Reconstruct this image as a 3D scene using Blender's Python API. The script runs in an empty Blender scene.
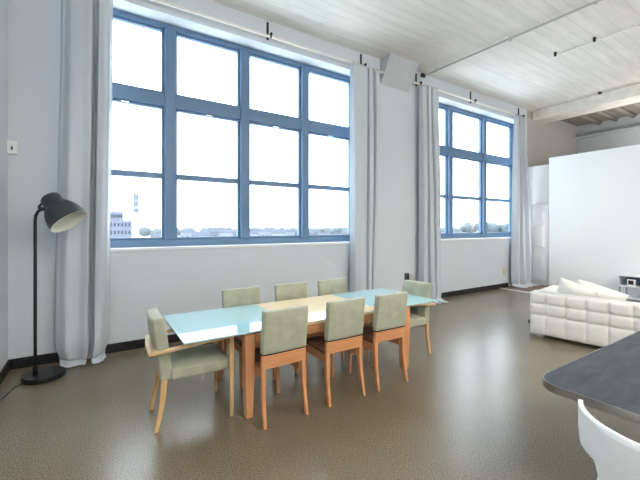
import bpy, bmesh, math, random
from mathutils import Vector, Matrix
random.seed(7)
S = bpy.context.scene
COL = S.collection
PI = math.pi

# ------------------------------------------------------------------ helpers
def lin(c):
    return tuple(((v/255)/12.92 if v/255 <= .04045 else ((v/255+.055)/1.055)**2.4) for v in c) + (1.0,)

class MB:
    """collects shapes into one mesh"""
    def __init__(s): s.bm = bmesh.new()
    def box(s, x0, x1, y0, y1, z0, z1):
        vs = [s.bm.verts.new((x, y, z)) for x in (x0, x1) for y in (y0, y1) for z in (z0, z1)]
        for f in ((0,1,3,2),(4,6,7,5),(0,4,5,1),(2,3,7,6),(0,2,6,4),(1,5,7,3)):
            s.bm.faces.new([vs[i] for i in f])
        return s
    def dbox(s, x0, x1, y0, y1, z0, z1, fn, nx=6, ny=3, nz=6):
        """subdivided box, every vertex passed through fn"""
        key = {}
        def v(i, j, k):
            if (i, j, k) not in key:
                p = (x0+(x1-x0)*i/nx, y0+(y1-y0)*j/ny, z0+(z1-z0)*k/nz)
                key[(i, j, k)] = s.bm.verts.new(fn(p, (i/nx, j/ny, k/nz)))
            return key[(i, j, k)]
        for i in range(nx):
            for j in range(ny):
                for k, fl in ((0, 1), (nz, 0)):
                    q = [v(i,j,k), v(i+1,j,k), v(i+1,j+1,k), v(i,j+1,k)]
                    s.bm.faces.new(q[::-1] if fl else q)
        for i in range(nx):
            for k in range(nz):
                for j, fl in ((0, 0), (ny, 1)):
                    q = [v(i,j,k), v(i+1,j,k), v(i+1,j,k+1), v(i,j,k+1)]
                    s.bm.faces.new(q[::-1] if fl else q)
        for j in range(ny):
            for k in range(nz):
                for i, fl in ((0, 1), (nx, 0)):
                    q = [v(i,j,k), v(i,j+1,k), v(i,j+1,k+1), v(i,j,k+1)]
                    s.bm.faces.new(q[::-1] if fl else q)
        return s
    def rings(s, rs, caps=True, closed=False):
        rv = [[s.bm.verts.new(p) for p in r] for r in rs]
        n = len(rv[0])
        pairs = list(zip(rv, rv[1:])) + ([(rv[-1], rv[0])] if closed else [])
        for a, b in pairs:
            for i in range(n):
                s.bm.faces.new((a[i], a[(i+1) % n], b[(i+1) % n], b[i]))
        if caps and not closed:
            s.bm.faces.new(rv[0][::-1]); s.bm.faces.new(rv[-1])
        return s
    def bar(s, pts):
        """square bar, horizontal sections (x,y,z,wx,wy)"""
        return s.rings([[(x-wx/2,y-wy/2,z),(x+wx/2,y-wy/2,z),(x+wx/2,y+wy/2,z),(x-wx/2,y+wy/2,z)] for x,y,z,wx,wy in pts])
    def sweep(s, pts, w, h):
        """flat rail along a path, w in the horizontal, h in z"""
        P = [Vector(p) for p in pts]; rs = []
        for i, p in enumerate(P):
            d = (P[min(i+1, len(P)-1)] - P[max(i-1, 0)]); d.z = 0; d.normalize()
            n = Vector((-d.y, d.x, 0))
            k = 1.0
            if 0 < i < len(P)-1:
                a = (P[i]-P[i-1]); a.z = 0; a.normalize()
                k = 1/max(.5, d.dot(a))
            rs.append([p+n*w/2*k-Vector((0,0,h/2)), p-n*w/2*k-Vector((0,0,h/2)), p-n*w/2*k+Vector((0,0,h/2)), p+n*w/2*k+Vector((0,0,h/2))])
        return s.rings(rs)
    def tube(s, pts, r, n=12, closed=False):
        P = [Vector(p) for p in pts]; rs = []
        prev = None
        for i, p in enumerate(P):
            if closed: d = P[(i+1) % len(P)] - P[i-1]
            else: d = P[min(i+1, len(P)-1)] - P[max(i-1, 0)]
            d.normalize()
            u = (prev - d*prev.dot(d)) if prev else d.orthogonal()
            u.normalize(); prev = u; w = d.cross(u)
            rr = r[i] if isinstance(r, (list, tuple)) else r
            rs.append([p + (u*math.cos(2*PI*k/n) + w*math.sin(2*PI*k/n))*rr for k in range(n)])
        return s.rings(rs, closed=closed)
    def lathe(s, prof, n=40, o=(0,0,0), axis=(0,0,1), caps=True):
        a = Vector(axis).normalized(); u = a.orthogonal().normalized(); w = a.cross(u); o = Vector(o)
        return s.rings([[o + a*h + (u*math.cos(2*PI*k/n)+w*math.sin(2*PI*k/n))*max(r, 1e-4) for k in range(n)] for r, h in prof], caps=caps)
    def prism(s, poly, z0, z1):
        return s.rings([[(x, y, z0) for x, y in poly], [(x, y, z1) for x, y in poly]])
    def sheet(s, fn, nu, nv):
        g = [[s.bm.verts.new(fn(i/nu, j/nv)) for i in range(nu+1)] for j in range(nv+1)]
        for j in range(nv):
            for i in range(nu):
                s.bm.faces.new((g[j][i], g[j][i+1], g[j+1][i+1], g[j+1][i]))
        return s
    def build(s, name, mat, parent=None, smooth=False, bevel=0, seg=2, solid=0, subsurf=0, fix=True):
        if fix: bmesh.ops.recalc_face_normals(s.bm, faces=s.bm.faces[:])
        me = bpy.data.meshes.new(name); s.bm.to_mesh(me); s.bm.free()
        o = bpy.data.objects.new(name, me); COL.objects.link(o)
        if mat: me.materials.append(mat)
        if parent: o.parent = parent
        if solid:
            m = o.modifiers.new('solid', 'SOLIDIFY'); m.thickness = solid; m.offset = 0
        if bevel:
            m = o.modifiers.new('bevel', 'BEVEL'); m.width = bevel; m.segments = seg; m.limit_method = 'ANGLE'; m.angle_limit = math.radians(40)
        if subsurf:
            m = o.modifiers.new('sub', 'SUBSURF'); m.levels = subsurf; m.render_levels = subsurf
        if smooth or bevel or subsurf:
            for p in me.polygons: p.use_smooth = True
            if bevel and not smooth:
                m = o.modifiers.new('wn', 'WEIGHTED_NORMAL'); m.keep_sharp = True
        return o

def tag(o, label, cat, group=None, kind=None):
    o['label'] = label; o['category'] = cat
    if group: o['group'] = group
    if kind: o['kind'] = kind
    return o
def thing(name, label, cat, loc=(0,0,0), rz=0, group=None):
    o = bpy.data.objects.new(name, None); COL.objects.link(o)
    o.empty_display_size = .1
    o.location = loc; o.rotation_euler = (0, 0, rz)
    return tag(o, label, cat, group)
def struct(o, label=None, cat=None):
    o['kind'] = 'structure'
    if label: o['label'] = label
    if cat: o['category'] = cat
    return o
def copy_tree(o, parent=None):
    c = o.copy(); COL.objects.link(c)
    if parent: c.parent = parent
    for ch in list(o.children): copy_tree(ch, c)
    return c

# ------------------------------------------------------------------ materials
def mat(name, rgb, rough=.5, metal=0, spec=.5, bump=None, vary=None, sheen=0, coat=0, trans=0):
    """rgb in sRGB 0-255; bump=(scale,strength); vary=(scale, rgb2)"""
    m = bpy.data.materials.new(name); m.use_nodes = True
    nt = m.node_tree; b = nt.nodes['Principled BSDF']
    b.inputs['Base Color'].default_value = lin(rgb)
    b.inputs['Roughness'].default_value = rough
    b.inputs['Metallic'].default_value = metal
    b.inputs['Specular IOR Level'].default_value = spec
    b.inputs['Sheen Weight'].default_value = sheen
    b.inputs['Coat Weight'].default_value = coat
    b.inputs['Transmission Weight'].default_value = trans
    tc = nt.nodes.new('ShaderNodeTexCoord')
    if vary:
        n = nt.nodes.new('ShaderNodeTexNoise'); n.inputs['Scale'].default_value = vary[0]; n.inputs['Detail'].default_value = 5
        nt.links.new(tc.outputs['Object'], n.inputs['Vector'])
        r = nt.nodes.new('ShaderNodeValToRGB')
        r.color_ramp.elements[0].position = .35; r.color_ramp.elements[1].position = .65
        r.color_ramp.elements[0].color = lin(rgb); r.color_ramp.elements[1].color = lin(vary[1])
        nt.links.new(n.outputs['Fac'], r.inputs['Fac']); nt.links.new(r.outputs['Color'], b.inputs['Base Color'])
    if bump:
        n = nt.nodes.new('ShaderNodeTexNoise'); n.inputs['Scale'].default_value = bump[0]; n.inputs['Detail'].default_value = 4
        nt.links.new(tc.outputs['Object'], n.inputs['Vector'])
        bp = nt.nodes.new('ShaderNodeBump'); bp.inputs['Strength'].default_value = bump[1]; bp.inputs['Distance'].default_value = .01
        nt.links.new(n.outputs['Fac'], bp.inputs['Height']); nt.links.new(bp.outputs['Normal'], b.inputs['Normal'])
    return m

def wood_mat(name, c1, c2, rough=.4, scale=(3, 3, 30), axis='Z'):
    m = bpy.data.materials.new(name); m.use_nodes = True
    nt = m.node_tree; b = nt.nodes['Principled BSDF']; b.inputs['Roughness'].default_value = rough
    tc = nt.nodes.new('ShaderNodeTexCoord'); mp = nt.nodes.new('ShaderNodeMapping')
    sc = {'Z': (40, 40, 2.5), 'X': (2.5, 40, 40), 'Y': (40, 2.5, 40)}[axis]
    mp.inputs['Scale'].default_value = sc
    n = nt.nodes.new('ShaderNodeTexNoise'); n.inputs['Scale'].default_value = 1.0; n.inputs['Detail'].default_value = 6
    r = nt.nodes.new('ShaderNodeValToRGB'); r.color_ramp.elements[0].position = .3; r.color_ramp.elements[1].position = .7
    r.color_ramp.elements[0].color = lin(c1); r.color_ramp.elements[1].color = lin(c2)
    nt.links.new(tc.outputs['Object'], mp.inputs['Vector']); nt.links.new(mp.outputs['Vector'], n.inputs['Vector'])
    nt.links.new(n.outputs['Fac'], r.inputs['Fac']); nt.links.new(r.outputs['Color'], b.inputs['Base Color'])
    return m

def floor_mat():
    m = bpy.data.materials.new('polished_concrete'); m.use_nodes = True
    nt = m.node_tree; b = nt.nodes['Principled BSDF']; L = nt.links.new
    tc = nt.nodes.new('ShaderNodeTexCoord')
    big = nt.nodes.new('ShaderNodeTexNoise'); big.inputs['Scale'].default_value = .55; big.inputs['Detail'].default_value = 4
    mid = nt.nodes.new('ShaderNodeTexNoise'); mid.inputs['Scale'].default_value = 110; mid.inputs['Detail'].default_value = 3; mid.inputs['Roughness'].default_value = .7
    for n in (big, mid): L(tc.outputs['Object'], n.inputs['Vector'])
    r1 = nt.nodes.new('ShaderNodeValToRGB'); e = r1.color_ramp.elements
    e[0].position = .35; e[0].color = lin((136, 123, 100)); e[1].position = .65; e[1].color = lin((150, 138, 117))
    r2 = nt.nodes.new('ShaderNodeValToRGB'); e = r2.color_ramp.elements
    e[0].position = .36; e[0].color = lin((104, 100, 92)); e[1].position = .64; e[1].color = (1.0, 1.0, 1.0, 1)
    L(big.outputs['Fac'], r1.inputs['Fac']); L(mid.outputs['Fac'], r2.inputs['Fac'])
    mx = nt.nodes.new('ShaderNodeMix'); mx.data_type = 'RGBA'; mx.blend_type = 'MULTIPLY'; mx.inputs['Factor'].default_value = .85
    L(r1.outputs['Color'], mx.inputs[6]); L(r2.outputs['Color'], mx.inputs[7]); L(mx.outputs[2], b.inputs['Base Color'])
    rr = nt.nodes.new('ShaderNodeMapRange'); rr.inputs['To Min'].default_value = .235; rr.inputs['To Max'].default_value = .29
    L(big.outputs['Fac'], rr.inputs['Value']); L(rr.outputs['Result'], b.inputs['Roughness'])
    b.inputs['Specular IOR Level'].default_value = .75
    bp = nt.nodes.new('ShaderNodeBump'); bp.inputs['Strength'].default_value = .008; bp.inputs['Distance'].default_value = .004
    L(mid.outputs['Fac'], bp.inputs['Height']); L(bp.outputs['Normal'], b.inputs['Normal'])
    return m

def ceiling_mat(name, c, groove):
    """white painted board-marked concrete, boards along X"""
    m = bpy.data.materials.new(name); m.use_nodes = True
    nt = m.node_tree; b = nt.nodes['Principled BSDF']; b.inputs['Roughness'].default_value = .8; L = nt.links.new
    tc = nt.nodes.new('ShaderNodeTexCoord'); sp = nt.nodes.new('ShaderNodeSeparateXYZ'); L(tc.outputs['Object'], sp.inputs[0])
    mu = nt.nodes.new('ShaderNodeMath'); mu.operation = 'MULTIPLY'; mu.inputs[1].default_value = 1/.16; L(sp.outputs['Y'], mu.inputs[0])
    fr = nt.nodes.new('ShaderNodeMath'); fr.operation = 'FRACT'; L(mu.outputs[0], fr.inputs[0])
    r = nt.nodes.new('ShaderNodeValToRGB'); e = r.color_ramp.elements
    e[0].position = 0; e[0].color = (0, 0, 0, 1); e[1].position = .09; e[1].color = (1, 1, 1, 1); L(fr.outputs[0], r.inputs['Fac'])
    fl = nt.nodes.new('ShaderNodeMath'); fl.operation = 'FLOOR'; L(mu.outputs[0], fl.inputs[0])
    wn = nt.nodes.new('ShaderNodeTexWhiteNoise'); wn.noise_dimensions = '1D'; L(fl.outputs[0], wn.inputs['W'])
    n = nt.nodes.new('ShaderNodeTexNoise'); n.inputs['Scale'].default_value = 2.2; n.inputs['Detail'].default_value = 8; n.inputs['Roughness'].default_value = .7
    mp = nt.nodes.new('ShaderNodeMapping'); mp.inputs['Scale'].default_value = (.5, 3, 1); L(tc.outputs['Object'], mp.inputs[0]); L(mp.outputs[0], n.inputs['Vector'])
    mx = nt.nodes.new('ShaderNodeMix'); mx.data_type = 'RGBA'
    L(r.outputs['Color'], mx.inputs['Factor']); mx.inputs[6].default_value = lin(groove); mx.inputs[7].default_value = lin(c)
    ov = nt.nodes.new('ShaderNodeMapRange'); ov.inputs['From Min'].default_value = .3; ov.inputs['From Max'].default_value = .7; ov.inputs['To Min'].default_value = .84; ov.inputs['To Max'].default_value = 1.0; L(n.outputs['Fac'], ov.inputs['Value'])
    o2 = nt.nodes.new('ShaderNodeMapRange'); o2.inputs['To Min'].default_value = .94; o2.inputs['To Max'].default_value = 1.0; L(wn.outputs['Value'], o2.inputs['Value'])
    mm = nt.nodes.new('ShaderNodeMath'); mm.operation = 'MULTIPLY'; L(ov.outputs[0], mm.inputs[0]); L(o2.outputs[0], mm.inputs[1])
    vm = nt.nodes.new('ShaderNodeVectorMath'); vm.operation = 'SCALE'; L(mx.outputs[2], vm.inputs[0]); L(mm.outputs[0], vm.inputs['Scale'])
    L(vm.outputs[0], b.inputs['Base Color'])
    ad = nt.nodes.new('ShaderNodeMath'); ad.operation = 'MULTIPLY_ADD'; ad.inputs[1].default_value = .5
    L(n.outputs['Fac'], ad.inputs[0]); L(r.outputs['Color'], ad.inputs[2])
    bp = nt.nodes.new('ShaderNodeBump'); bp.inputs['Strength'].default_value = .35; bp.inputs['Distance'].default_value = .012
    L(ad.outputs[0], bp.inputs['Height']); L(bp.outputs['Normal'], b.inputs['Normal'])
    return m

def pane_mat():
    m = bpy.data.materials.new('window_glass'); m.use_nodes = True
    nt = m.node_tree; nt.nodes.clear(); L = nt.links.new
    out = nt.nodes.new('ShaderNodeOutputMaterial'); t = nt.nodes.new('ShaderNodeBsdfTransparent'); g = nt.nodes.new('ShaderNodeBsdfGlossy')
    g.inputs['Roughness'].default_value = .02; t.inputs['Color'].default_value = (.96, .98, .98, 1)
    lw = nt.nodes.new('ShaderNodeLayerWeight'); lw.inputs['Blend'].default_value = .5
    pw = nt.nodes.new('ShaderNodeMath'); pw.operation = 'POWER'; pw.inputs[1].default_value = 5; L(lw.outputs['Facing'], pw.inputs[0])
    f = nt.nodes.new('ShaderNodeMath'); f.operation = 'MULTIPLY_ADD'; f.inputs[1].default_value = .9; f.inputs[2].default_value = .035; L(pw.outputs[0], f.inputs[0])
    mx = nt.nodes.new('ShaderNodeMixShader'); L(f.outputs[0], mx.inputs[0]); L(t.outputs[0], mx.inputs[1]); L(g.outputs[0], mx.inputs[2]); L(mx.outputs[0], out.inputs['Surface'])
    return m

def slate_mat():
    m = mat('dark_slate', (62, 66, 74), rough=.45, spec=.35)
    nt = m.node_tree; b = nt.nodes['Principled BSDF']; L = nt.links.new
    tc = nt.nodes.new('ShaderNodeTexCoord'); mp = nt.nodes.new('ShaderNodeMapping'); mp.inputs['Scale'].default_value = (2, 7, 1); mp.inputs['Rotation'].default_value = (0, 0, .5)
    n = nt.nodes.new('ShaderNodeTexNoise'); n.inputs['Scale'].default_value = 2.4; n.inputs['Detail'].default_value = 8; n.inputs['Roughness'].default_value = .65
    r = nt.nodes.new('ShaderNodeValToRGB'); e = r.color_ramp.elements; e[0].position = .3; e[0].color = lin((24, 27, 34)); e[1].position = .72; e[1].color = lin((72, 77, 88))
    L(tc.outputs['Object'], mp.inputs[0]); L(mp.outputs[0], n.inputs['Vector']); L(n.outputs['Fac'], r.inputs[0]); L(r.outputs['Color'], b.inputs['Base Color'])
    bp = nt.nodes.new('ShaderNodeBump'); bp.inputs['Strength'].default_value = .25; bp.inputs['Distance'].default_value = .004; L(n.outputs['Fac'], bp.inputs['Height']); L(bp.outputs['Normal'], b.inputs['Normal'])
    return m

M = dict(
    wall=mat('white_wall_paint', (208, 214, 221), rough=.75, bump=(14, .04)),
    part=mat('partition_paint', (238, 238, 238), rough=.7),
    hall=mat('grey_hall_paint', (178, 176, 171), rough=.8),
    hall2=mat('blue_grey_hall_paint', (186, 192, 194), rough=.8),
    base=mat('black_baseboard', (22, 23, 26), rough=.35),
    floor=floor_mat(),
    ceil=ceiling_mat('ceiling_boards', (240, 236, 228), (214, 210, 202)),
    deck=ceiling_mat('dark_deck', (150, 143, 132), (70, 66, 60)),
    beam=mat('beam_paint', (236, 232, 224), rough=.75, vary=(5, (222, 217, 208)), bump=(25, .3)),
    haunch=mat('haunch_plaster', (196, 200, 204), rough=.9, bump=(60, .4), vary=(30, (186, 191, 195))),
    frame=mat('blue_window_frame', (97, 128, 160), rough=.4),
    glass=pane_mat(),
    sill=mat('white_sill', (236, 238, 240), rough=.4),
    curtain=mat('silver_curtain_satin', (192, 199, 207), rough=.5, sheen=.3, bump=(300, .05)),
    rod=mat('cream_rod', (236, 232, 224), rough=.3),
    black=mat('matt_black_metal', (15, 16, 18), rough=.4),
    lamp=mat('charcoal_lamp_metal', (44, 50, 56), rough=.42),
    lampin=mat('lamp_white_inside', (230, 230, 214), rough=.5),
    sage=mat('sage_microfibre', (166, 168, 148), rough=.9, sheen=.25, vary=(9, (150, 153, 134)), bump=(180, .12)),
    seatbrown=mat('brown_seat_hide', (124, 84, 64), rough=.55, vary=(12, (112, 74, 56))),
    wood=wood_mat('honey_beech', (190, 130, 86), (207, 150, 106), rough=.38),
    woodx=wood_mat('honey_beech_rail', (190, 130, 86), (207, 150, 106), rough=.38, axis='X'),
    ash=wood_mat('pale_ash', (198, 158, 108), (214, 176, 128), rough=.4),
    ashy=wood_mat('pale_ash_arm', (204, 168, 122), (220, 188, 144), rough=.38, axis='Y'),
    maple=wood_mat('maple_top', (232, 210, 172), (240, 222, 190), rough=.07, axis='X'),
    aqua=mat('aqua_back_painted_glass', (180, 222, 230), rough=.05, spec=.6, coat=.6),
    sofa=mat('cream_sofa_weave', (236, 233, 229), rough=.9, sheen=.2, bump=(220, .25), vary=(120, (224, 220, 215))),
    cush=mat('white_pillow_cotton', (234, 232, 226), rough=.9, bump=(200, .15)),
    chrome=mat('chrome', (215, 217, 220), rough=.12, metal=1),
    foot=mat('satin_silver_foot', (205, 207, 210), rough=.25, metal=1),
    steel=mat('brushed_steel_edge', (176, 178, 178), rough=.28, metal=1),
    slate=slate_mat(),
    white=mat('white_plastic', (236, 238, 240), rough=.3),
    unit=mat('white_lacquer', (226, 230, 234), rough=.3),
    bluebox=mat('slate_blue_panel', (92, 112, 136), rough=.5),
    outlet=mat('grey_outlet', (70, 72, 74), rough=.5),
    beige=mat('beige_plate', (196, 190, 172), rough=.5),
    oak=wood_mat('brown_boards', (112, 84, 66), (136, 104, 82), rough=.4, axis='X'),
    door=mat('door_white', (232, 234, 236), rough=.45),
    pipe=mat('grey_pipe', (176, 176, 172), rough=.5),
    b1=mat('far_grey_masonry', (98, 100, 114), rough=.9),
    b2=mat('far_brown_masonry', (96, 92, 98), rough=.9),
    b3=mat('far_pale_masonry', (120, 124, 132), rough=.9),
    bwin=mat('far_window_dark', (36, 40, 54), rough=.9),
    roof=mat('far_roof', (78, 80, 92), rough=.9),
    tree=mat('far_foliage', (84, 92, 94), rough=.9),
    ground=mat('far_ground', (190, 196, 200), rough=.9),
)

# ------------------------------------------------------------------ room shell
YW, YG, CZ = 5.2, 5.45, 4.92          # wall face, window face, ceiling
XL, XR, YB = -.82, 13.5, -5.5
W1 = (-.22, 4.31, 1.315, 4.53)
W2 = (5.97, 10.06, 1.315, 4.53)

b = MB(); b.box(XL-.2, 8.87, YB-.2, YW+.4, -.2, 0); struct(b.build('floor', M['floor']), 'speckled olive brown polished concrete floor', 'floor')
b = MB(); b.box(8.93, XR+.2, YB-.2, YW+.4, -.2, .004); struct(b.build('floor_wood', M['oak']), 'brown wood floor past the white threshold strip', 'floor')
b = MB(); b.box(8.87, 8.93, YB-.2, YW, -.2, .012); struct(b.build('trim_1', M['white'], bevel=.004), 'white threshold strip between concrete and wood floors', 'trim')
b = MB(); b.box(XL-.2, 11.2, YB-.2, YW+.4, CZ, CZ+.25); struct(b.build('ceiling', M['ceil']), 'white painted board marked concrete ceiling', 'ceiling')
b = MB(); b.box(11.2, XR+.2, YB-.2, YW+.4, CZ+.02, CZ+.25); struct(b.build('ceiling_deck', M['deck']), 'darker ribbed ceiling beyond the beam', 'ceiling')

b = MB()
xs = [XL-.2, W1[0], W1[1], W2[0], W2[1], 10.29]
for i in range(5):
    if i in (1, 3):
        w = W1 if i == 1 else W2
        b.box(xs[i], xs[i+1], YW, YW+.4, -.2, w[2]); b.box(xs[i], xs[i+1], YW, YW+.4, w[3], CZ+.2)
    else: b.box(xs[i], xs[i+1], YW, YW+.4, -.2, CZ+.2)
struct(b.build('wall_far', M['wall']), 'white wall with two tall window openings', 'wall')
b = MB(); b.box(10.29, XR+.2, YW, YW+.4, -.2, CZ+.2); struct(b.build('wall_far_hall', M['hall']), 'grey wall stretch beyond the ceiling beam', 'wall')
b = MB(); b.box(XL-.2, XL, YB-.2, YW+.4, -.2, CZ+.2); struct(b.build('wall_left', M['wall']), 'white wall at left edge', 'wall')
b = MB(); b.box(XL-.2, XR+.2, YB-.2, YB, -.2, CZ+.2); struct(b.build('wall_back', M['wall']), 'white wall behind the viewer', 'wall')
b = MB(); b.box(XR, XR+.2, YB-.2, YW+.4, -.2, CZ+.2); struct(b.build('wall_right', M['hall2']), 'blue grey wall above the partition', 'wall')
b = MB(); b.box(XR-.14, XR, YB, YW, 4.5, 4.56); struct(b.build('trim_2', M['hall2']), 'ledge line along the blue grey wall', 'trim')
# ribs along the top of the far right wall
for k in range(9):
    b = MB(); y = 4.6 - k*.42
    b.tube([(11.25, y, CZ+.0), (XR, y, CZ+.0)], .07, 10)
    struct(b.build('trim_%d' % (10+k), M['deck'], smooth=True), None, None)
# partition box with recessed door wall
XP, YP, ZP = 9.75, 4.385, 3.36
b = MB(); b.box(XP, XP+.12, YB, YP, 0, ZP); struct(b.build('wall_partition', M['part'], bevel=.006), 'plain white partition wall that stops short of the ceiling', 'wall')
b = MB(); b.box(10.3, 10.45, 4.2, YW, 2.2, 3.285); b.box(10.3, 10.45, 3.6, 4.2, 0, 3.285); struct(b.build('wall_alcove', M['part']), 'white recessed wall above the panelled door', 'wall')
b = MB(); b.box(10.28, 10.3, 4.2, YW, 2.18, 2.25); struct(b.build('trim_3', M['door'], bevel=.004), 'white head casing over the panelled door', 'trim')
# panelled door
b = MB(); b.box(10.32, 10.36, 4.21, YW-.005, .006, 2.2); dr = struct(b.build('door_1', M['door']), 'white panelled door beside the far curtain', 'door')
for (y0, y1) in ((4.33, 4.645), (4.765, 5.08)):
    for (z0, z1) in ((.12, .84), (1.04, 1.68), (1.76, 2.04)):
        b = MB()
        b.box(10.296, 10.322, y0, y1, z0, z1)
        b.box(10.282, 10.297, y0+.04, y1-.04, z0+.04, z1-.04)
        b.build('door_panel', M['door'], dr, bevel=.006)
b = MB(); b.lathe([(.012, 0), (.012, .03), (.03, .04), (.03, .065), (.01, .075)], 16, (10.32, 4.265, .94), (-1, 0, 0)); b.build('door_knob', M['chrome'], dr, smooth=True)

# baseboards
b = MB(); b.box(XL, 9.3, YW-.02, YW, 0, .115); struct(b.build('baseboard_far', M['base'], bevel=.004), 'black baseboard under the windows', 'baseboard')
b = MB(); b.box(XL, XL+.02, YB, YW-.02, 0, .115); struct(b.build('baseboard_left', M['base'], bevel=.004), 'black baseboard on the left wall', 'baseboard')

# ceiling beam + haunch
b = MB(); b.box(10.6, 11.2, YB, YW, 4.65, CZ+.1)
struct(b.build('trim_4', M['beam'], bevel=.01), 'white concrete beam across the ceiling', 'beam')
b = MB()
tri = [(YW, 4.42), (YW, CZ+.02), (4.90, CZ+.02)]
b.rings([[(4.75, y, z) for y, z in tri], [(5.55, y, z) for y, z in tri]])
struct(b.build('trim_5', M['haunch'], bevel=.006), 'grey sloped concrete haunch between the windows', 'haunch')

# ------------------------------------------------------------------ windows
def window(name, w, mull, label):
    x0, x1, z0, z1 = w
    f = MB()
    f.box(x0, x0+.07, YG, YG+.12, z0, z1); f.box(x1-.07, x1, YG, YG+.12, z0, z1)
    f.box(x0+.07, x1-.07, YG, YG+.12, z0, z0+.10); f.box(x0+.07, x1-.07, YG, YG+.12, z1-.07, z1)
    fr = struct(f.build('window_'+name, M['frame'], bevel=.006), label, 'window')
    for m in mull:
        q = MB(); q.box(m-.07, m+.07, YG-.03, YG+.12, z0+.10, z1-.07); q.build('mullion', M['frame'], fr, bevel=.008)
    edges = [x0+.07] + [v for m in mull for v in (m-.07, m+.07)] + [x1-.07]
    for i in range(0, len(edges), 2):
        a, c = edges[i], edges[i+1]
        q = MB(); q.box(a, c, YG-.01, YG+.12, 3.34, 3.52); q.build('transom', M['frame'], fr, bevel=.006)
        # opening sash below the transom, fixed light above
        for (p, r, nm) in ((z0+.10, 3.34, 'sash'), (3.52, z1-.07, 'fixed_light')):
            q = MB(); d = .035; ya, yb = YG+.035, YG+.10
            q.box(a, a+d, ya, yb, p, r); q.box(c-d, c, ya, yb, p, r); q.box(a+d, c-d, ya, yb, p, p+d); q.box(a+d, c-d, ya, yb, r-d, r)
            if nm == 'sash': q.box(a+d, c-d, ya-.02, yb, 2.298, 2.376)
            sa = q.build(nm, M['frame'], fr, bevel=.004)
            if nm == 'sash':
                k = MB(); k.box((a+c)/2-.05, (a+c)/2+.05, ya-.02, ya, r-.03, r-.012); k.build('latch', M['chrome'], sa, bevel=.003)
    g = MB(); g.box(x0+.02, x1-.02, YG+.062, YG+.068, z0+.02, z1-.02); g.build('glazing', M['glass'], fr)
    s_ = MB(); s_.box(x0, x1, YW-.012, YG, z0-.03, z0+.006); s_.build('window_sill', M['sill'], fr, bevel=.004)
    return fr
window('1', W1, (.915, 2.045, 3.175), 'blue framed four bay window nearest the floor lamp')
window('2', W2, (7.24, 8.64), 'blue framed three bay window farther along the wall')

# ------------------------------------------------------------------ curtain rods
def rod(x0, x1, brackets, label):
    y, z = 5.08, 4.60
    t = thing('curtain_rod', label, 'curtain rod', (x0, y, z), 0, 'curtain rods over the windows')
    L_ = x1-x0
    b = MB(); b.tube([(0,0,0), (L_,0,0)], .02, 12); b.build('pole', M['rod'], t, smooth=True)
    for e, d in ((0, -1), (L_, 1)):
        b = MB(); b.lathe([(.016, 0), (.024, .004), (.024, .025), (.012, .032)], 14, (e, 0, 0), (d, 0, 0)); b.build('end_cap', M['rod'], t, smooth=True)
    for bx in brackets:
        b = MB(); b.box(bx-x0-.016, bx-x0+.016, YW-y-.02, YW-y, .0, .28)
        b.box(bx-x0-.012, bx-x0+.012, -.005, YW-y, .018, .042)
        b.tube([(bx-x0-.012, 0, 0), (bx-x0+.012, 0, 0)], .026, 14)
        b.box(bx-x0-.014, bx-x0+.014, -.045, .0, .012, .05)
        b.build('bracket', M['black'], t, bevel=.002)
    return t
rod(-.78, 4.68, (-.3, 2.33, 4.25), 'cream curtain rod on black brackets over the nearer window')
rod(5.60, 10.22, (5.76, 7.66, 9.83), 'cream curtain rod on black brackets over the farther window')

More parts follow.
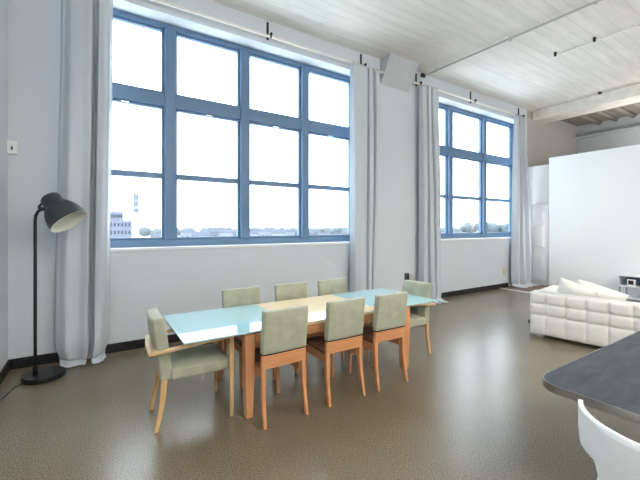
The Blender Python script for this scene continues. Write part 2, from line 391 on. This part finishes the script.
# ------------------------------------------------------------------ curtains
def spline(pts, t):
    """Catmull-Rom through pts [(s, dy)] giving dy at s"""
    n = len(pts)
    for i in range(n-1):
        if t <= pts[i+1][0] or i == n-2:
            p0, p1, p2, p3 = pts[max(i-1, 0)], pts[i], pts[i+1], pts[min(i+2, n-1)]
            u = (t-p1[0])/max(1e-6, p2[0]-p1[0]); u = min(max(u, 0), 1)
            u = u*u*(3-2*u)
            return p1[1]+(p2[1]-p1[1])*u
    return pts[-1][1]
def curtain(label, top, bot, prof, ztop=4.575, yc=5.06, foot=.14, flare=0.0, ph=0.0, tuck=.08, rings=7):
    """top/bot=(x0,x1); prof = fold depth along the width"""
    t = thing('curtain', label, 'curtain', ((bot[0]+bot[1])/2, yc, 0), 0, 'floor length silver curtains')
    ox = (bot[0]+bot[1])/2
    def fn(u, v):
        # v: 0 top -> 1 hem; last stretch lies on the floor
        zz = ztop*(1-v/.93) if v < .93 else 0
        k = min(1, v/.93)
        kk = k*k*(3-2*k)
        x0 = top[0]+(bot[0]-top[0])*kk; x1 = top[1]+(bot[1]-top[1])*kk
        x = x0+(x1-x0)*u
        depth = (.45+.55*min(1, k*2.2))
        y = spline(prof, u)*depth + .012*math.sin(5*k+u*9+ph)
        if v >= .93:
            q = (v-.93)/.07
            x = ox+(x-ox)*(1-tuck); y -= foot*q*(.85+.15*math.sin(u*8+ph)); zz = .012+.012*abs(math.sin(u*9+ph+q*3))*(1-q*.4) + .05*(1-q)**3
            x = x + .012*math.sin(u*6+q*2+ph)*q
        else:
            zz = max(zz, .06)
            # bulge where the cloth piles just above the floor
            m = math.exp(-((zz-.25)/.2)**2); y -= flare*m*math.sin(PI*min(max(u, 0), 1))
            m2 = math.exp(-((zz-.06)/.09)**2); x = ox+(x-ox)*(1-tuck*m2)
        return (x-ox, min(y, YW-.03-yc), zz)
    b = MB(); b.sheet(fn, 110, 90)
    b.build('cloth', M['curtain'], t, smooth=True, solid=.006)
    n = rings
    for i in range(n):
        x = top[0]+(top[1]-top[0])*(i+.5)/n - ox
        b = MB()
        b.tube([(x, 5.08-yc+.026*math.cos(a*PI/8), 4.60+.026*math.sin(a*PI/8)) for a in range(16)], .004, 6, closed=True)
        b.tube([(x, 5.08-yc, 4.576), (x, 5.08-yc, 4.55)], .004, 6)
        b.build('ring', M['black'], t, smooth=True)
    return t
curtain('wide silver curtain behind the black floor lamp', (-.335, .19), (-.40, .15),
        [(0, .09), (.05, .0), (.22, -.09), (.42, -.075), (.585, -.11), (.615, .09), (.65, .12), (.69, .10), (.72, -.10), (.82, -.11), (.92, -.06), (1, .06)], flare=.06, foot=.13, tuck=.17)
curtain('silver curtain on the right side of the nearer window', (3.93, 4.60), (3.93, 4.46),
        [(0, .07), (.06, -.07), (.28, -.10), (.50, -.08), (.53, .11), (.57, .11), (.60, -.09), (.72, -.09), (.75, .11), (.81, .12), (.84, -.08), (.94, -.08), (1, .06)], flare=.02, ph=1.3)
curtain('silver curtain on the left side of the farther window', (5.74, 6.30), (5.74, 6.37),
        [(0, .05), (.06, -.08), (.24, -.08), (.27, .11), (.33, .11), (.37, -.09), (.52, -.09), (.55, .12), (.60, .12), (.64, -.10), (.9, -.09), (1, .06)], flare=.02, ph=2.1, foot=.22)
curtain('silver curtain beside the white panelled door', (9.42, 9.93), (9.30, 10.24),
        [(0, .06), (.1, -.07), (.25, -.05), (.36, .07), (.46, -.07), (.6, -.04), (.7, .06), (.8, -.07), (.92, -.06), (1, .05)], flare=.02, ph=.4, foot=.24)

# ------------------------------------------------------------------ ceiling services
t = thing('ceiling_pipe', 'thin grey pipe across the ceiling above the haunch', 'pipe', (5.9, 5.15, 4.82))
b = MB(); b.tube([(0,0,0), (.06, -.08, .03), (.20, -3.03, .04), (.62, -9.0, .04)], .018, 10); b.build('run', M['pipe'], t, smooth=True)
for k, (px, py) in enumerate(((.075, -.3), (.17, -1.8), (.20, -3.03))):
    b = MB(); b.tube([(px, py, .03), (px, py, CZ-4.82)], .007, 6); b.lathe([(.026, -.02), (.026, .02)], 12, (px, py, .03), (0, 1, 0)); b.build('hanger', M['pipe'], t)
b = MB(); b.box(-.05, .05, -.06, .0, -.02, .05); b.build('junction_box', M['black'], t, bevel=.004)
t = thing('ceiling_conduit', 'thin white conduit on the ceiling near the beam', 'pipe', (7.36, 3.2, CZ-.05))
b = MB(); b.tube([(0,0,0), (.02,-.6,0), (.06,-1.4,0), (.06,-6,0)], .012, 8); b.build('run', M['ceil'], t, smooth=True)
for y in (0, -.62):
    b = MB(); b.box(-.02, .02, y-.02, y+.02, -.025, .05); b.build('socket', M['black'], t, bevel=.004)
t = thing('ceiling_hook', 'small dark hook in the ceiling beside the beam', 'hook', (10.45, 3.55, CZ))
b = MB(); b.box(-.03, .03, -.03, .03, -.06, 0); b.build('block', M['black'], t, bevel=.004)
b = MB(); b.tube([(0,0,-.06), (0,0,-.12), (.02,0,-.14)], .012, 8); b.build('hook', M['white'], t)

# ------------------------------------------------------------------ wall fittings
t = thing('thermostat', 'small white sensor box on the wall above the floor lamp', 'sensor', (-.79, YW, 2.49))
b = MB(); b.box(-.055, .055, -.05, 0, -.075, .075); b.build('housing', M['white'], t, bevel=.012)
b = MB(); b.box(.0, .018, -.054, -.048, -.03, .01); b.build('indicator', M['outlet'], t)
t = thing('wall_socket', 'dark grey socket box on the wall under the haunch', 'socket', (5.47, YW, .56))
b = MB(); b.box(-.05, .05, -.045, 0, -.08, .08); b.build('box', M['outlet'], t, bevel=.006)
b = MB(); b.box(-.03, .03, -.05, -.044, -.05, .05); b.build('face', M['black'], t, bevel=.003)
t = thing('wall_socket', 'beige wall plate to the right of the dark grey socket', 'socket', (5.63, YW, .53))
b = MB(); b.box(-.045, .045, -.015, 0, -.07, .07); b.build('plate', M['beige'], t, bevel=.004)
t = thing('wall_socket', 'beige wall plate low beside the farthest curtain', 'socket', (9.13, YW, .42))
b = MB(); b.box(-.05, .05, -.012, 0, -.08, .08); b.build('plate', M['beige'], t, bevel=.004)

# ------------------------------------------------------------------ floor lamp
t = thing('floor_lamp', 'black floor lamp with a tilted bell shade beside the curtain', 'lamp', (-.455, 4.73, 0))
b = MB(); b.lathe([(.0, 0), (.185, 0), (.19, .006), (.19, .042), (.184, .050), (.03, .054), (0, .054)], 56); b.build('base', M['black'], t, smooth=False, bevel=.003)
b = MB(); hinge = Vector((.055, -.03, 1.775))
b.tube([(-.075, .0, .04), (-.075, .0, .4), (-.075, 0, 1.66), (-.07, 0, 1.72), (-.05, -.005, 1.765), (-.02, -.012, 1.785), (.03, -.025, 1.80)], .0155, 12); b.build('pole', M['black'], t, smooth=True)
b = MB(); b.lathe([(.021, .04), (.021, .14), (.0165, .15)], 14, (-.075, 0, 0)); b.build('pole_sleeve', M['black'], t, smooth=True)
ax = Vector((.199, -.12, -.289)).normalized()
cap = Vector((-.433+.47, 4.75-4.78+.04, 1.925))
b = MB()
prof = [(0, 0), (.075, .0), (.088, .012), (.094, .03), (.098, .09), (.102, .115), (.125, .14), (.152, .18), (.170, .23), (.181, .29), (.186, .345)]
inner = [(r-.005, h) for r, h in prof[3:]][::-1]
b.lathe(prof, 48, cap, ax, caps=False); sh = b.build('lamp_shade', M['lamp'], t, smooth=True)
b = MB(); b.lathe([(.186, .345)] + [(r-.006, h) for r, h in prof[5:]][::-1] + [(.04, .10), (0, .10)], 48, cap, ax, caps=False); b.build('reflector', M['lampin'], sh, smooth=True)
b = MB(); b.lathe([(0, .1), (.02, .1), (.03, .15), (.032, .19), (.02, .215), (0, .22)], 20, cap, ax, caps=False); b.build('bulb', M['lampin'], sh, smooth=True)
b = MB(); side = ax.cross(Vector((0, 1, 0))).normalized()
p1 = cap+ax*.06-side*.0
lft = Vector((-.82, -.1, -.55)).normalized()
b.tube([(.03, -.025, 1.80), tuple(cap+ax*.07+lft*.13), tuple(cap+ax*.05+lft*.13), tuple(cap+ax*.035+lft*.09)], .012, 10)
b.tube([tuple(cap+ax*.125+lft*.10), tuple(cap+ax*.07+lft*.13)], .012, 10)
b.build('yoke', M['black'], t, smooth=True)
b = MB(); b.lathe([(.018, -.02), (.018, .02)], 14, cap+ax*.07+lft*.13, (0, 1, 0)); b.build('knob', M['black'], t, bevel=.003)
b = MB(); b.tube([(-.17, -.08, .006), (-.22, -.14, .006), (-.24, -.25, .006), (-.28, -.42, .006), (-.30, -.6, .006), (-.31, -.85, .006)], .005, 8); b.build('cord', M['black'], t, smooth=True)

# ------------------------------------------------------------------ dining table
TX0, TX1, TY0, TY1, TZ = .56, 3.44, 2.765, 3.735, .73
S0, S1 = 1.52, 2.56
cx, cyy = (TX0+TX1)/2, (TY0+TY1)/2
t = thing('dining_table', 'long extending dining table with maple centre and aqua glass leaves', 'table', (cx, cyy, 0))
b = MB(); b.box(S0-cx+.001, S1-cx-.001, TY0-cyy, TY1-cyy, TZ-.028, TZ); b.build('tabletop', M['maple'], t, bevel=.003)
for a, c in ((TX0, S0), (S1, TX1)):
    b = MB(); b.box(a-cx+.001, c-cx-.001, TY0-cyy, TY1-cyy, TZ-.013, TZ); o = b.build('leaf', M['aqua'], t, bevel=.003); o['label'] = 'aqua glass extension leaf'
b = MB(); lx0, lx1 = 1.042-cx, 2.978-cx; y0, y1 = TY0+.012-cyy, TY1-.012-cyy; z0, z1 = TZ-.115, TZ-.0285
b.box(lx0+.1, lx1-.1, y0, y0+.025, z0, z1); b.box(lx0+.1, lx1-.1, y1-.025, y1, z0, z1)
b.box(lx0+.02, lx0+.045, y0+.1, y1-.1, z0, z1); b.box(lx1-.045, lx1-.02, y0+.1, y1-.1, z0, z1)
b.build('apron', M['woodx'], t, bevel=.003)
for yy in (y0+.18, y1-.18):
    b = MB(); b.box(TX0+.12-cx, TX1-.12-cx, yy-.02, yy+.02, TZ-.055, TZ-.0295); b.build('slide_rail', M['woodx'], t, bevel=.003)
for yy in (y0+.12, y1-.12):
    for xx in (TX0+.4-cx, TX1-.4-cx):
        b = MB(); b.lathe([(.03, 0), (.03, .017)], 16, (xx, yy+(.06 if yy < 0 else -.06), TZ-.0295)); b.build('leaf_pad', M['chrome'], t)
for lx in (lx0+.045, lx1-.045):
    for ly in (y0+.036, y1-.036):
        sx = 1 if lx > 0 else -1; sy = 1 if ly > 0 else -1
        b = MB(); b.bar([(lx, ly, 0, .055, .055), (lx, ly, .03, .062, .062), (lx, ly, .45, .084, .09), (lx, ly, TZ-.0285, .086, .092)]); b.build('leg', M['wood'], t, bevel=.006)

# ------------------------------------------------------------------ side chairs
def pillowed(fnlean, bulge, ax_):
    """soft upholstered pad"""
    def fn(p, q):
        x, y, z = p; u, v, w = q
        e = (1-(2*u-1)**4)*(1-(2*w-1)**4)
        if ax_ == 'y': y += bulge*e*(2*v-1)
        if ax_ == 'z':
            e = (1-(2*u-1)**4)*(1-(2*v-1)**4); z += bulge*e*(1 if w > .5 else 0)*w
        return fnlean((x, y, z))
    return fn
def lean(p):
    x, y, z = p
    d = max(0, z-.45)
    return (x, y - d*.07 - d*d*.05 - .015*(1-(x/.22)**2)*min(1, d*4), z)
def make_side_chair(label):
    t = thing('dining_chair', label, 'chair', (0,0,0), 0, 'armless dining chairs')
    b = MB(); b.dbox(-.205, .205, -.255, -.195, .575, .93, pillowed(lean, .012, 'y'), 10, 4, 10); b.build('backrest', M['sage'], t, bevel=.012, seg=3, smooth=True)
    b = MB(); b.dbox(-.205, .205, -.250, -.215, .452, .562, lambda p, q: lean(p), 10, 1, 3); b.build('back_rail', M['woodx'], t, bevel=.004)
    b = MB(); b.dbox(-.19, .19, -.240, -.205, .56, .60, lambda p, q: lean(p), 8, 1, 1); b.build('back_support', M['black'], t)
    b = MB(); b.dbox(-.188, .188, -.20, .23, .432, .465, pillowed(lambda p: p, .02, 'z'), 8, 8, 2); so_ = b.build('seat', M['seatbrown'], t, bevel=.012, seg=3, smooth=True); so_['label'] = 'brown seat'
    b = MB(); b.box(-.186, -.164, -.215, .215, .36, .432); b.box(.164, .186, -.215, .215, .36, .432); b.box(-.164, .164, .193, .215, .36, .432); b.build('seat_frame', M['wood'], t, bevel=.003)
    for s in (-1, 1):
        b = MB(); b.bar([(s*.195, -.285, 0, .026, .03), (s*.1935, -.262, .12, .03, .034), (s*.189, -.240, .26, .034, .038), (s*.186, -.232, .36, .036, .042), (s*.187, -.233, .46, .036, .036)]); b.build('leg', M['wood'], t, bevel=.004)
        b = MB(); b.bar([(s*.168, .205, 0, .026, .026), (s*.168, .202, .2, .031, .031), (s*.168, .20, .43, .036, .036)]); b.build('leg', M['wood'], t, bevel=.004)
    return t
def place(o, x, y, rz): o.location = (x, y, 0); o.rotation_euler = (0, 0, rz); return o
near = [(1.322, 2.865, .02), (1.955, 2.868, -.01), (2.52, 2.86, .0)]
near_l = ['sage dining chair with its back to the room, nearest the left armchair',
          'sage dining chair with its back to the room, middle of the near row',
          'sage dining chair with its back to the room, nearest the white sofa']
far = [(1.40, 3.565, PI+.02), (2.035, 3.57, PI-.015), (2.655, 3.575, PI)]
far_l = ['sage dining chair facing out across the table, under the tall window, left end',
         'sage dining chair facing out across the table, middle of the window side row',
         'sage dining chair facing out across the table, nearest the right armchair']
c0 = make_side_chair(near_l[0]); place(c0, *near[0])
for (x, y, r), l in list(zip(near, near_l))[1:] + list(zip(far, far_l)):
    c = copy_tree(c0); c['label'] = l; place(c, x, y, r)
    if y > 3: c.scale = (1.06, 1, .972)

# ------------------------------------------------------------------ arm chairs
def alean(p):
    x, y, z = p; d = max(0, z-.42)
    return (x*(1-.06*d), y - d*.10 - d*d*.06 - .012*(1-(x/.23)**2)*min(1, d*4), z)
def make_armchair(label):
    t = thing('armchair', label, 'chair', (0,0,0), 0, 'dining armchairs')
    b = MB(); b.dbox(-.215, .215, -.275, -.185, .395, .885, pillowed(alean, .012, 'y'), 10, 4, 12); b.build('backrest', M['sage'], t, bevel=.014, seg=3, smooth=True)
    b = MB(); b.dbox(-.235, .235, -.195, .27, .395, .475, pillowed(lambda p: p, .035, 'z'), 10, 10, 2); b.build('seat', M['sage'], t, bevel=.012, seg=3, smooth=True)
    b = MB()
    b.sweep([(.262, .295, .682), (.262, .1, .672), (.262, -.1, .655), (.258, -.22, .642), (.252, -.325, .632), (0, -.345, .63), (-.252, -.325, .632), (-.258, -.22, .642), (-.262, -.1, .655), (-.262, .1, .672), (-.262, .295, .682)], .042, .024)
    b.build('arm_rail', M['ashy'], t, bevel=.005)
    for s in (-1, 1):
        b = MB(); b.bar([(s*.262, .272, 0, .024, .026), (s*.2605, .272, .2, .03, .032), (s*.258, .270, .42, .036, .038), (s*.262, .270, .672, .034, .036)]); b.build('leg', M['ash'], t, bevel=.004)
        b = MB(); b.bar([(s*.195, -.305, 0, .026, .03), (s*.195, -.282, .1, .03, .034), (s*.195, -.258, .24, .036, .04), (s*.195, -.245, .40, .04, .044)]); b.build('leg', M['ash'], t, bevel=.004)
    return t
a0 = make_armchair('sage armchair with ash arms at the left end of the table'); place(a0, .71, 3.175, -PI/2-.03)
a1 = copy_tree(a0); a1['label'] = 'sage armchair with ash arms at the right end of the table'; place(a1, 3.255, 3.18, PI/2)

# ------------------------------------------------------------------ sofa
t = thing('sofa', 'cream tufted sofa seen from behind, facing the partition', 'sofa', (5.36, 2.675, 0), 0.0)
t.rotation_euler = (0, 0, math.radians(7.5))
SL = 2.6                                  # local: -Y along the back, +X towards its front
ys = [0, -.205] + [-.205-.236*k for k in range(1, 10)]; ys = [y for y in ys if y > -SL] + [-SL]
zs = [.055, .335, .492, .65]
def cell(arr, v):
    for a, c in zip(arr, arr[1:]):
        lo, hi = min(a, c), max(a, c)
        if lo <= v <= hi: return (v-lo)/(hi-lo)
    return 0
def tuft(y, z):
    u, w = cell(ys, y), cell(zs, z)
    e = (1-abs(2*u-1)**3.5)*(1-abs(2*w-1)**3.5)
    nod = 0
    for yy in ys[1:-1]:
        for zz in zs[1:-1]:
            nod += math.exp(-((y-yy)**2+(z-zz)**2)/.0011)
    return .034*e**.6 - .014*nod
b = MB()
def backface(u, v):
    y = -SL*u; z = .055+.595*v
    return (-tuft(y, z)+.026, y, z)
nu, nv = 208, 54
b.sheet(backface, nu, nv)
# closed slab behind the tufted face
b.box(.042, .26, -SL, 0, .055, .65)
b.build('back', M['sofa'], t, smooth=True)
def roundtop(x0, x1, y0, y1, z0, z1): 
    q = MB(); q.box(x0, x1, y0, y1, z0, z1); return q
b = MB(); b.dbox(.262, .98, -.26, -.005, .07, .65, lambda p, q: p, 6, 3, 4); b.build('arm', M['sofa'], t, bevel=.03, seg=4)
b = MB(); b.dbox(.262, .98, -SL+.005, -SL+.26, .07, .65, lambda p, q: p, 6, 3, 4); b.build('arm', M['sofa'], t, bevel=.03, seg=4)
b = MB(); b.box(.262, .96, -SL+.262, -.262, .07, .26); b.build('seat_base', M['sofa'], t, bevel=.015)
for k in range(2):
    y1 = -.264-k*(SL-.528)/2; y0 = y1-(SL-.528)/2+.004
    b = MB(); b.dbox(.264, .97, y0, y1, .262, .42, pillowed(lambda p: p, .02, 'z'), 8, 8, 2); b.build('seat_cushion', M['sofa'], t, bevel=.03, seg=4, smooth=True)
for (fx, fy) in ((.0, -.01), (.04, -SL+.22), (.88, -.04), (.88, -SL+.22)):
    b = MB(); b.box(fx-.02, fx+.06, fy-.18, fy, 0, .054); b.build('foot', M['foot'], t, bevel=.004)
b = MB(); b.box(.0, .04, -.002, .016, .19, .24); b.build('maker_tag', M['black'], t)

def pillow(label, loc, rot, w=.5, h=.46, th=.15):
    def side(s):
        def fn(u, v):
            a, c = 2*u-1, 2*v-1
            k = 1-.10*(1-abs(a)**2)*abs(c)**3; k2 = 1-.10*(1-abs(c)**2)*abs(a)**3
            d = th/2*max(0, (1-abs(a)**2.6))**.55*max(0, (1-abs(c)**2.6))**.55
            d += .006*math.sin(a*7+c*5)*(1-a*a)*(1-c*c)
            return (a*w/2*k2, s*d, c*h/2*k)
        return fn
    b = MB(); b.sheet(side(1), 24, 24); b.sheet(side(-1), 24, 24)
    bmesh.ops.remove_doubles(b.bm, verts=b.bm.verts[:], dist=.0005)
    o = b.build('throw_pillow', M['cush'], None, smooth=True)
    o.location = loc; o.rotation_euler = rot
    return tag(o, label, 'pillow', 'throw pillows on the sofa')
pillow('white throw pillow slumped against the sofa back, nearest the sofa arm', (5.84, 2.29, .64), (math.radians(24), math.radians(20), math.radians(-74)), w=.46, h=.35, th=.2)
pillow('larger white throw pillow lying over along the sofa back', (6.0, 2.05, .615), (math.radians(24), math.radians(17), math.radians(-76)), w=.60, h=.36, th=.22)

# ------------------------------------------------------------------ media console at the partition
t = thing('media_console', 'low white console with a slate blue recess against the partition', 'console', (9.52, 1.95, 0))
b = MB(); b.box(-.22, .2, -.9, .9, .57, .595); b.box(-.22, .2, -.9, .9, .35, .375); b.box(-.22, .2, .875, .9, .375, .57); b.box(-.22, .2, -.9, -.875, .375, .57); b.build('carcass', M['unit'], t, bevel=.003)
b = MB(); b.box(.17, .19, -.875, .875, .375, .57); b.build('back_panel', M['bluebox'], t)
b = MB(); b.box(-.22, .2, -.9, .9, .11, .13); b.build('shelf', M['unit'], t, bevel=.003)
for xx in (-.2, .17):
    for yy in (-.88, .86):
        b = MB(); b.box(xx, xx+.025, yy, yy+.025, 0, .35); b.build('leg', M['chrome'], t)
t = thing('desk_clock', 'small white square clock with a black face in the low console', 'clock', (9.34, 2.635, .375))
b = MB(); b.box(-.03, .03, -.065, .065, 0, .14); b.build('case', M['white'], t, bevel=.008)
b = MB(); b.box(-.034, -.029, -.042, .042, .035, .12); b.build('face', M['black'], t, bevel=.002)

# ------------------------------------------------------------------ slate table and white chair in the foreground
t = thing('slate_table', 'dark slate topped table with a steel edge in the right foreground', 'table', (3.1, .1, 0))
def rrect(x0, x1, y0, y1, r, n=8):
    pts = []
    for (cx_, cy_, a0) in ((x1-r, y1-r, 0), (x0+r, y1-r, 90), (x0+r, y0+r, 180), (x1-r, y0+r, 270)):
        for k in range(n+1):
            a = math.radians(a0+90*k/n); pts.append((cx_+r*math.cos(a), cy_+r*math.sin(a)))
    return pts
X0, X1, Y0, Y1 = 2.085-3.1, 4.2-3.1, -.9-.1, 1.02-.1
b = MB(); b.prism(rrect(X0+.006, X1-.006, Y0+.006, Y1-.006, .13), .705, .742); b.build('tabletop', M['slate'], t, bevel=.002)
b = MB(); outer = rrect(X0, X1, Y0, Y1, .136); inn = rrect(X0+.0058, X1-.0058, Y0+.0058, Y1-.0058, .13)
b.rings([[(x, y, .701) for x, y in outer], [(x, y, .7425) for x, y in outer], [(x, y, .7425) for x, y in inn], [(x, y, .701) for x, y in inn]], closed=True); b.build('edge_band', M['steel'], t)
b = MB(); b.lathe([(.0, 0), (.36, 0), (.36, .012), (.06, .03), (.045, .06), (.045, .66), (.2, .70), (.2, .704), (0, .704)], 40); b.build('pedestal', M['steel'], t, bevel=.003)

t = thing('tub_chair', 'white curved shell chair tucked at the slate table', 'chair', (1.97, .42, 0), 0)
b = MB()
RB = .30
def shell(u, v):
    # u: from left arm tip round the back to right arm tip; v: bottom -> rim
    a = math.radians(107 + 146*u)          # 180 deg = back (-X)
    k = abs(2*u-1)
    q_ = min(1, max(0, (.52-k)/.16)); drop = .165 + .235*q_*q_*(3-2*q_)
    edge = max(0, (k-.90)/.10)
    ztop = .806
    zlow = ztop - drop + .02*edge**2
    z = zlow+(ztop-zlow)*v
    r = RB*(.90+.10*min(1, (z-.40)/.3)**.8)
    return (r*math.cos(a)*1.0+.0, r*math.sin(a)*1.02, z)
b.sheet(shell, 96, 14); b.build('back_shell', M['white'], t, smooth=True, solid=.018)
b = MB()
def seatf(u, v):
    a = 2*PI*u; r = .25*v
    return (r*math.cos(a)*1.0+.02, r*math.sin(a), .43+.03*v**3-.02*(1-v*v))
b.sheet(seatf, 48, 10); bmesh.ops.remove_doubles(b.bm, verts=b.bm.verts[:], dist=.0004); b.build('seat', M['white'], t, smooth=True, solid=.02)
for (sx, sy) in ((1,1), (1,-1), (-1,1), (-1,-1)):
    b = MB(); b.tube([(sx*.2, sy*.2, 0), (sx*.13, sy*.13, .405)], [.012, .018], 12); b.build('leg', M['white'], t, smooth=True)

# ------------------------------------------------------------------ the world outside
GZ = -14
b = MB(); b.box(-600, 900, 30, 900, GZ-1, GZ); struct(b.build('ground', M['ground']), 'pale ground far below the windows', 'ground')
psi = math.atan2(225, 351)
def polar(deg, d):   # compass angle from the window normal (+Y) towards +X
    a = math.radians(deg); return (d*math.sin(a), d*math.cos(a))
x, y = polar(2.75, 260)
t = thing('factory_building', 'grey flat roofed factory block seen through the nearer window', 'building', (x, y, GZ))
b = MB(); b.box(-9, 8, 0, 14, 0, 20); b.box(-8, 3, 1, 12, 20, 25.5); b.build('wall', M['b1'], t)
for k in range(8):
    for z in (6, 11, 16, 21.5):
        b = MB(); xx = -8.4+k*2.05 if z < 20 else -7.6+k*1.28
        y_ = -.1 if z < 20 else .9
        b.box(xx, xx+.9, y_, y_+.2, z, z+2.2); b.build('window', M['bwin'], t)
x, y = polar(5.0, 290)
t = thing('smokestack', 'striped smokestack rising behind the factory block', 'chimney', (x, y, GZ))
b = MB(); b.lathe([(2.0, 0), (1.7, 30)], 20); b.build('shaft', M['ground'], t)
for z in (26, 31, 36):
    b = MB(); b.lathe([(2.0, z), (2.0, z+3.2)], 20); b.build('band', M['b1'], t)
b = MB(); b.lathe([(1.6, 30), (1.6, 40)], 20); b.build('stack', M['b3'], t)
x, y = polar(2.0, 200)
def house(i, deg, d, w, h, dp, m, gable, label):
    x, y = polar(deg, d)
    b = MB(); b.box(-w/2, w/2, 0, dp, 0, h)
    o = b.build('house', M[m]); o.location = (x, y, GZ); o.rotation_euler = (0, 0, math.radians(-deg))
    tag(o, label, 'house', 'distant houses beyond the windows')
    b = MB()
    if gable: b.rings([[(-w/2-.3, -.3, h), (w/2+.3, -.3, h), (w/2+.3, dp+.3, h), (-w/2-.3, dp+.3, h)], [(-w/2-.3, dp/2-.1, h+gable), (w/2+.3, dp/2-.1, h+gable), (w/2+.3, dp/2+.1, h+gable), (-w/2-.3, dp/2+.1, h+gable)]])
    else: b.box(-w/2, w/2, 0, dp, h, h+.4)
    b.build('roof', M['roof'], o)
    nwin = max(2, int(w/3.2))
    for k in range(nwin):
        b = MB(); xx = -w/2+w*(k+.5)/nwin; b.box(xx-.6, xx+.6, -.08, .05, h*.45, h*.75); b.build('window', M['bwin'], o)
rnd = random.Random(3)
names = ['first', 'second', 'third', 'fourth', 'fifth', 'sixth', 'seventh', 'eighth', 'ninth', 'tenth', 'eleventh', 'twelfth', 'thirteenth', 'fourteenth', 'fifteenth', 'sixteenth', 'seventeenth', 'eighteenth', 'nineteenth', 'twentieth', 'twenty-first', 'twenty-second', 'twenty-third', 'twenty-fourth']
spots = [8+k*1.95 for k in range(15)] + [52+k*1.4 for k in range(7)]
for i, deg in enumerate(spots):
    far_w = i >= 15
    gable = rnd.choice([0, 3, 3.5, 2.5])
    m = rnd.choice(['b1', 'b2', 'b3', 'b3'])
    n = names[i-15] if far_w else names[i]
    lab = 'small distant house, %s from the left seen through the %s window' % (n, 'farther' if far_w else 'nearer')
    house(i, deg+rnd.uniform(-.4, .4), (305 if i % 2 else 335) + rnd.uniform(-6, 6), rnd.uniform(8, 15), rnd.uniform(7, 11), 9, m, gable, lab)
house(90, 1.8, 205, 12, 9, 8, 'b2', 0, 'low brown shed in front of the factory block')
house(91, 5.2, 215, 9, 8, 8, 'b2', 0, 'low brown shed right of the factory block')
b = MB()
for k in range(150):
    far_w = k > 100
    deg = rnd.uniform(6, 40) if not far_w else rnd.uniform(51, 62)
    x, y = polar(deg, rnd.uniform(385, 440)); r = rnd.uniform(3, 6); h = rnd.uniform(12, 16) + (5 if far_w and deg > 55 else 0)
    m4 = Matrix.Translation((x, y, GZ+h-r)) @ Matrix.Diagonal((r*1.3, r*1.3, r, 1))
    bmesh.ops.create_icosphere(b.bm, subdivisions=2, radius=1, matrix=m4)
    b.tube([(x, y, GZ), (x, y, GZ+h-r)], .4, 6)
for v in b.bm.verts: v.co += Vector((rnd.uniform(-.5, .5), rnd.uniform(-.5, .5), rnd.uniform(-.5, .5)))
tag(b.build('tree_line', M['tree'], smooth=True), 'hazy line of trees behind the distant houses', 'trees', kind='stuff')

# ------------------------------------------------------------------ light
w = bpy.data.worlds.new('sky'); S.world = w; w.use_nodes = True
bg = w.node_tree.nodes['Background']; bg.inputs['Color'].default_value = (.80, .91, 1.0, 1); bg.inputs['Strength'].default_value = 8.0
def area(name, loc, rot, sx, sy, power, col=(1, .975, .95)):
    l = bpy.data.lights.new(name, 'AREA'); l.shape = 'RECTANGLE'; l.size = sx; l.size_y = sy; l.energy = power; l.color = col
    o = bpy.data.objects.new(name, l); COL.objects.link(o); o.location = loc; o.rotation_euler = rot
    return o
# added fill lights aimed at the ceiling behind the viewer, no fixtures
area('up_fill', (1.0, -2.6, 3.6), (PI, 0, 0), 3.0, .8, 460, (1, .96, .91))
area('up_fill', (6.5, -2.6, 3.6), (PI, 0, 0), 3.0, .8, 460, (1, .96, .91))
# added downward fill under the ceiling behind the viewer, no fixture
area('down_fill', (1.5, -3.2, CZ-.06), (0, 0, 0), 3, 1.5, 90)
area('hall_fill', (12.0, 2.5, 3.2), (PI, 0, 0), 1.5, 2.0, 70)  # added fill hidden behind the partition to brighten the hall
pl_ = bpy.data.lights.new('alcove_fill', 'POINT'); pl_.energy = 30; pl_.shadow_soft_size = .12; pl_.color = (1, .98, .96)  # added unseen point fill that brightens the door recess
po_ = bpy.data.objects.new('alcove_fill', pl_); COL.objects.link(po_); po_.location = (9.95, 3.85, 1.5)
area('down_fill', (6.5, -2.5, CZ-.06), (0, 0, 0), 3, 1.5, 90)  # second added downward fill, farther along the room

# ------------------------------------------------------------------ camera
cam = bpy.data.cameras.new('camera'); co = bpy.data.objects.new('camera', cam); COL.objects.link(co)
co.location = (0, 0, 1.6); co.rotation_euler = (PI/2, 0, -psi)
cam.sensor_fit = 'HORIZONTAL'; cam.sensor_width = 36; cam.lens = 36*351/640
cam.shift_y = (227-240)/640.0
cam.clip_start = .05; cam.clip_end = 2000
S.camera = co
S.view_settings.view_transform = 'Standard'; S.view_settings.look = 'None'; S.view_settings.gamma = 1
S.view_settings.use_curve_mapping = False
S.view_settings.exposure = -0.2
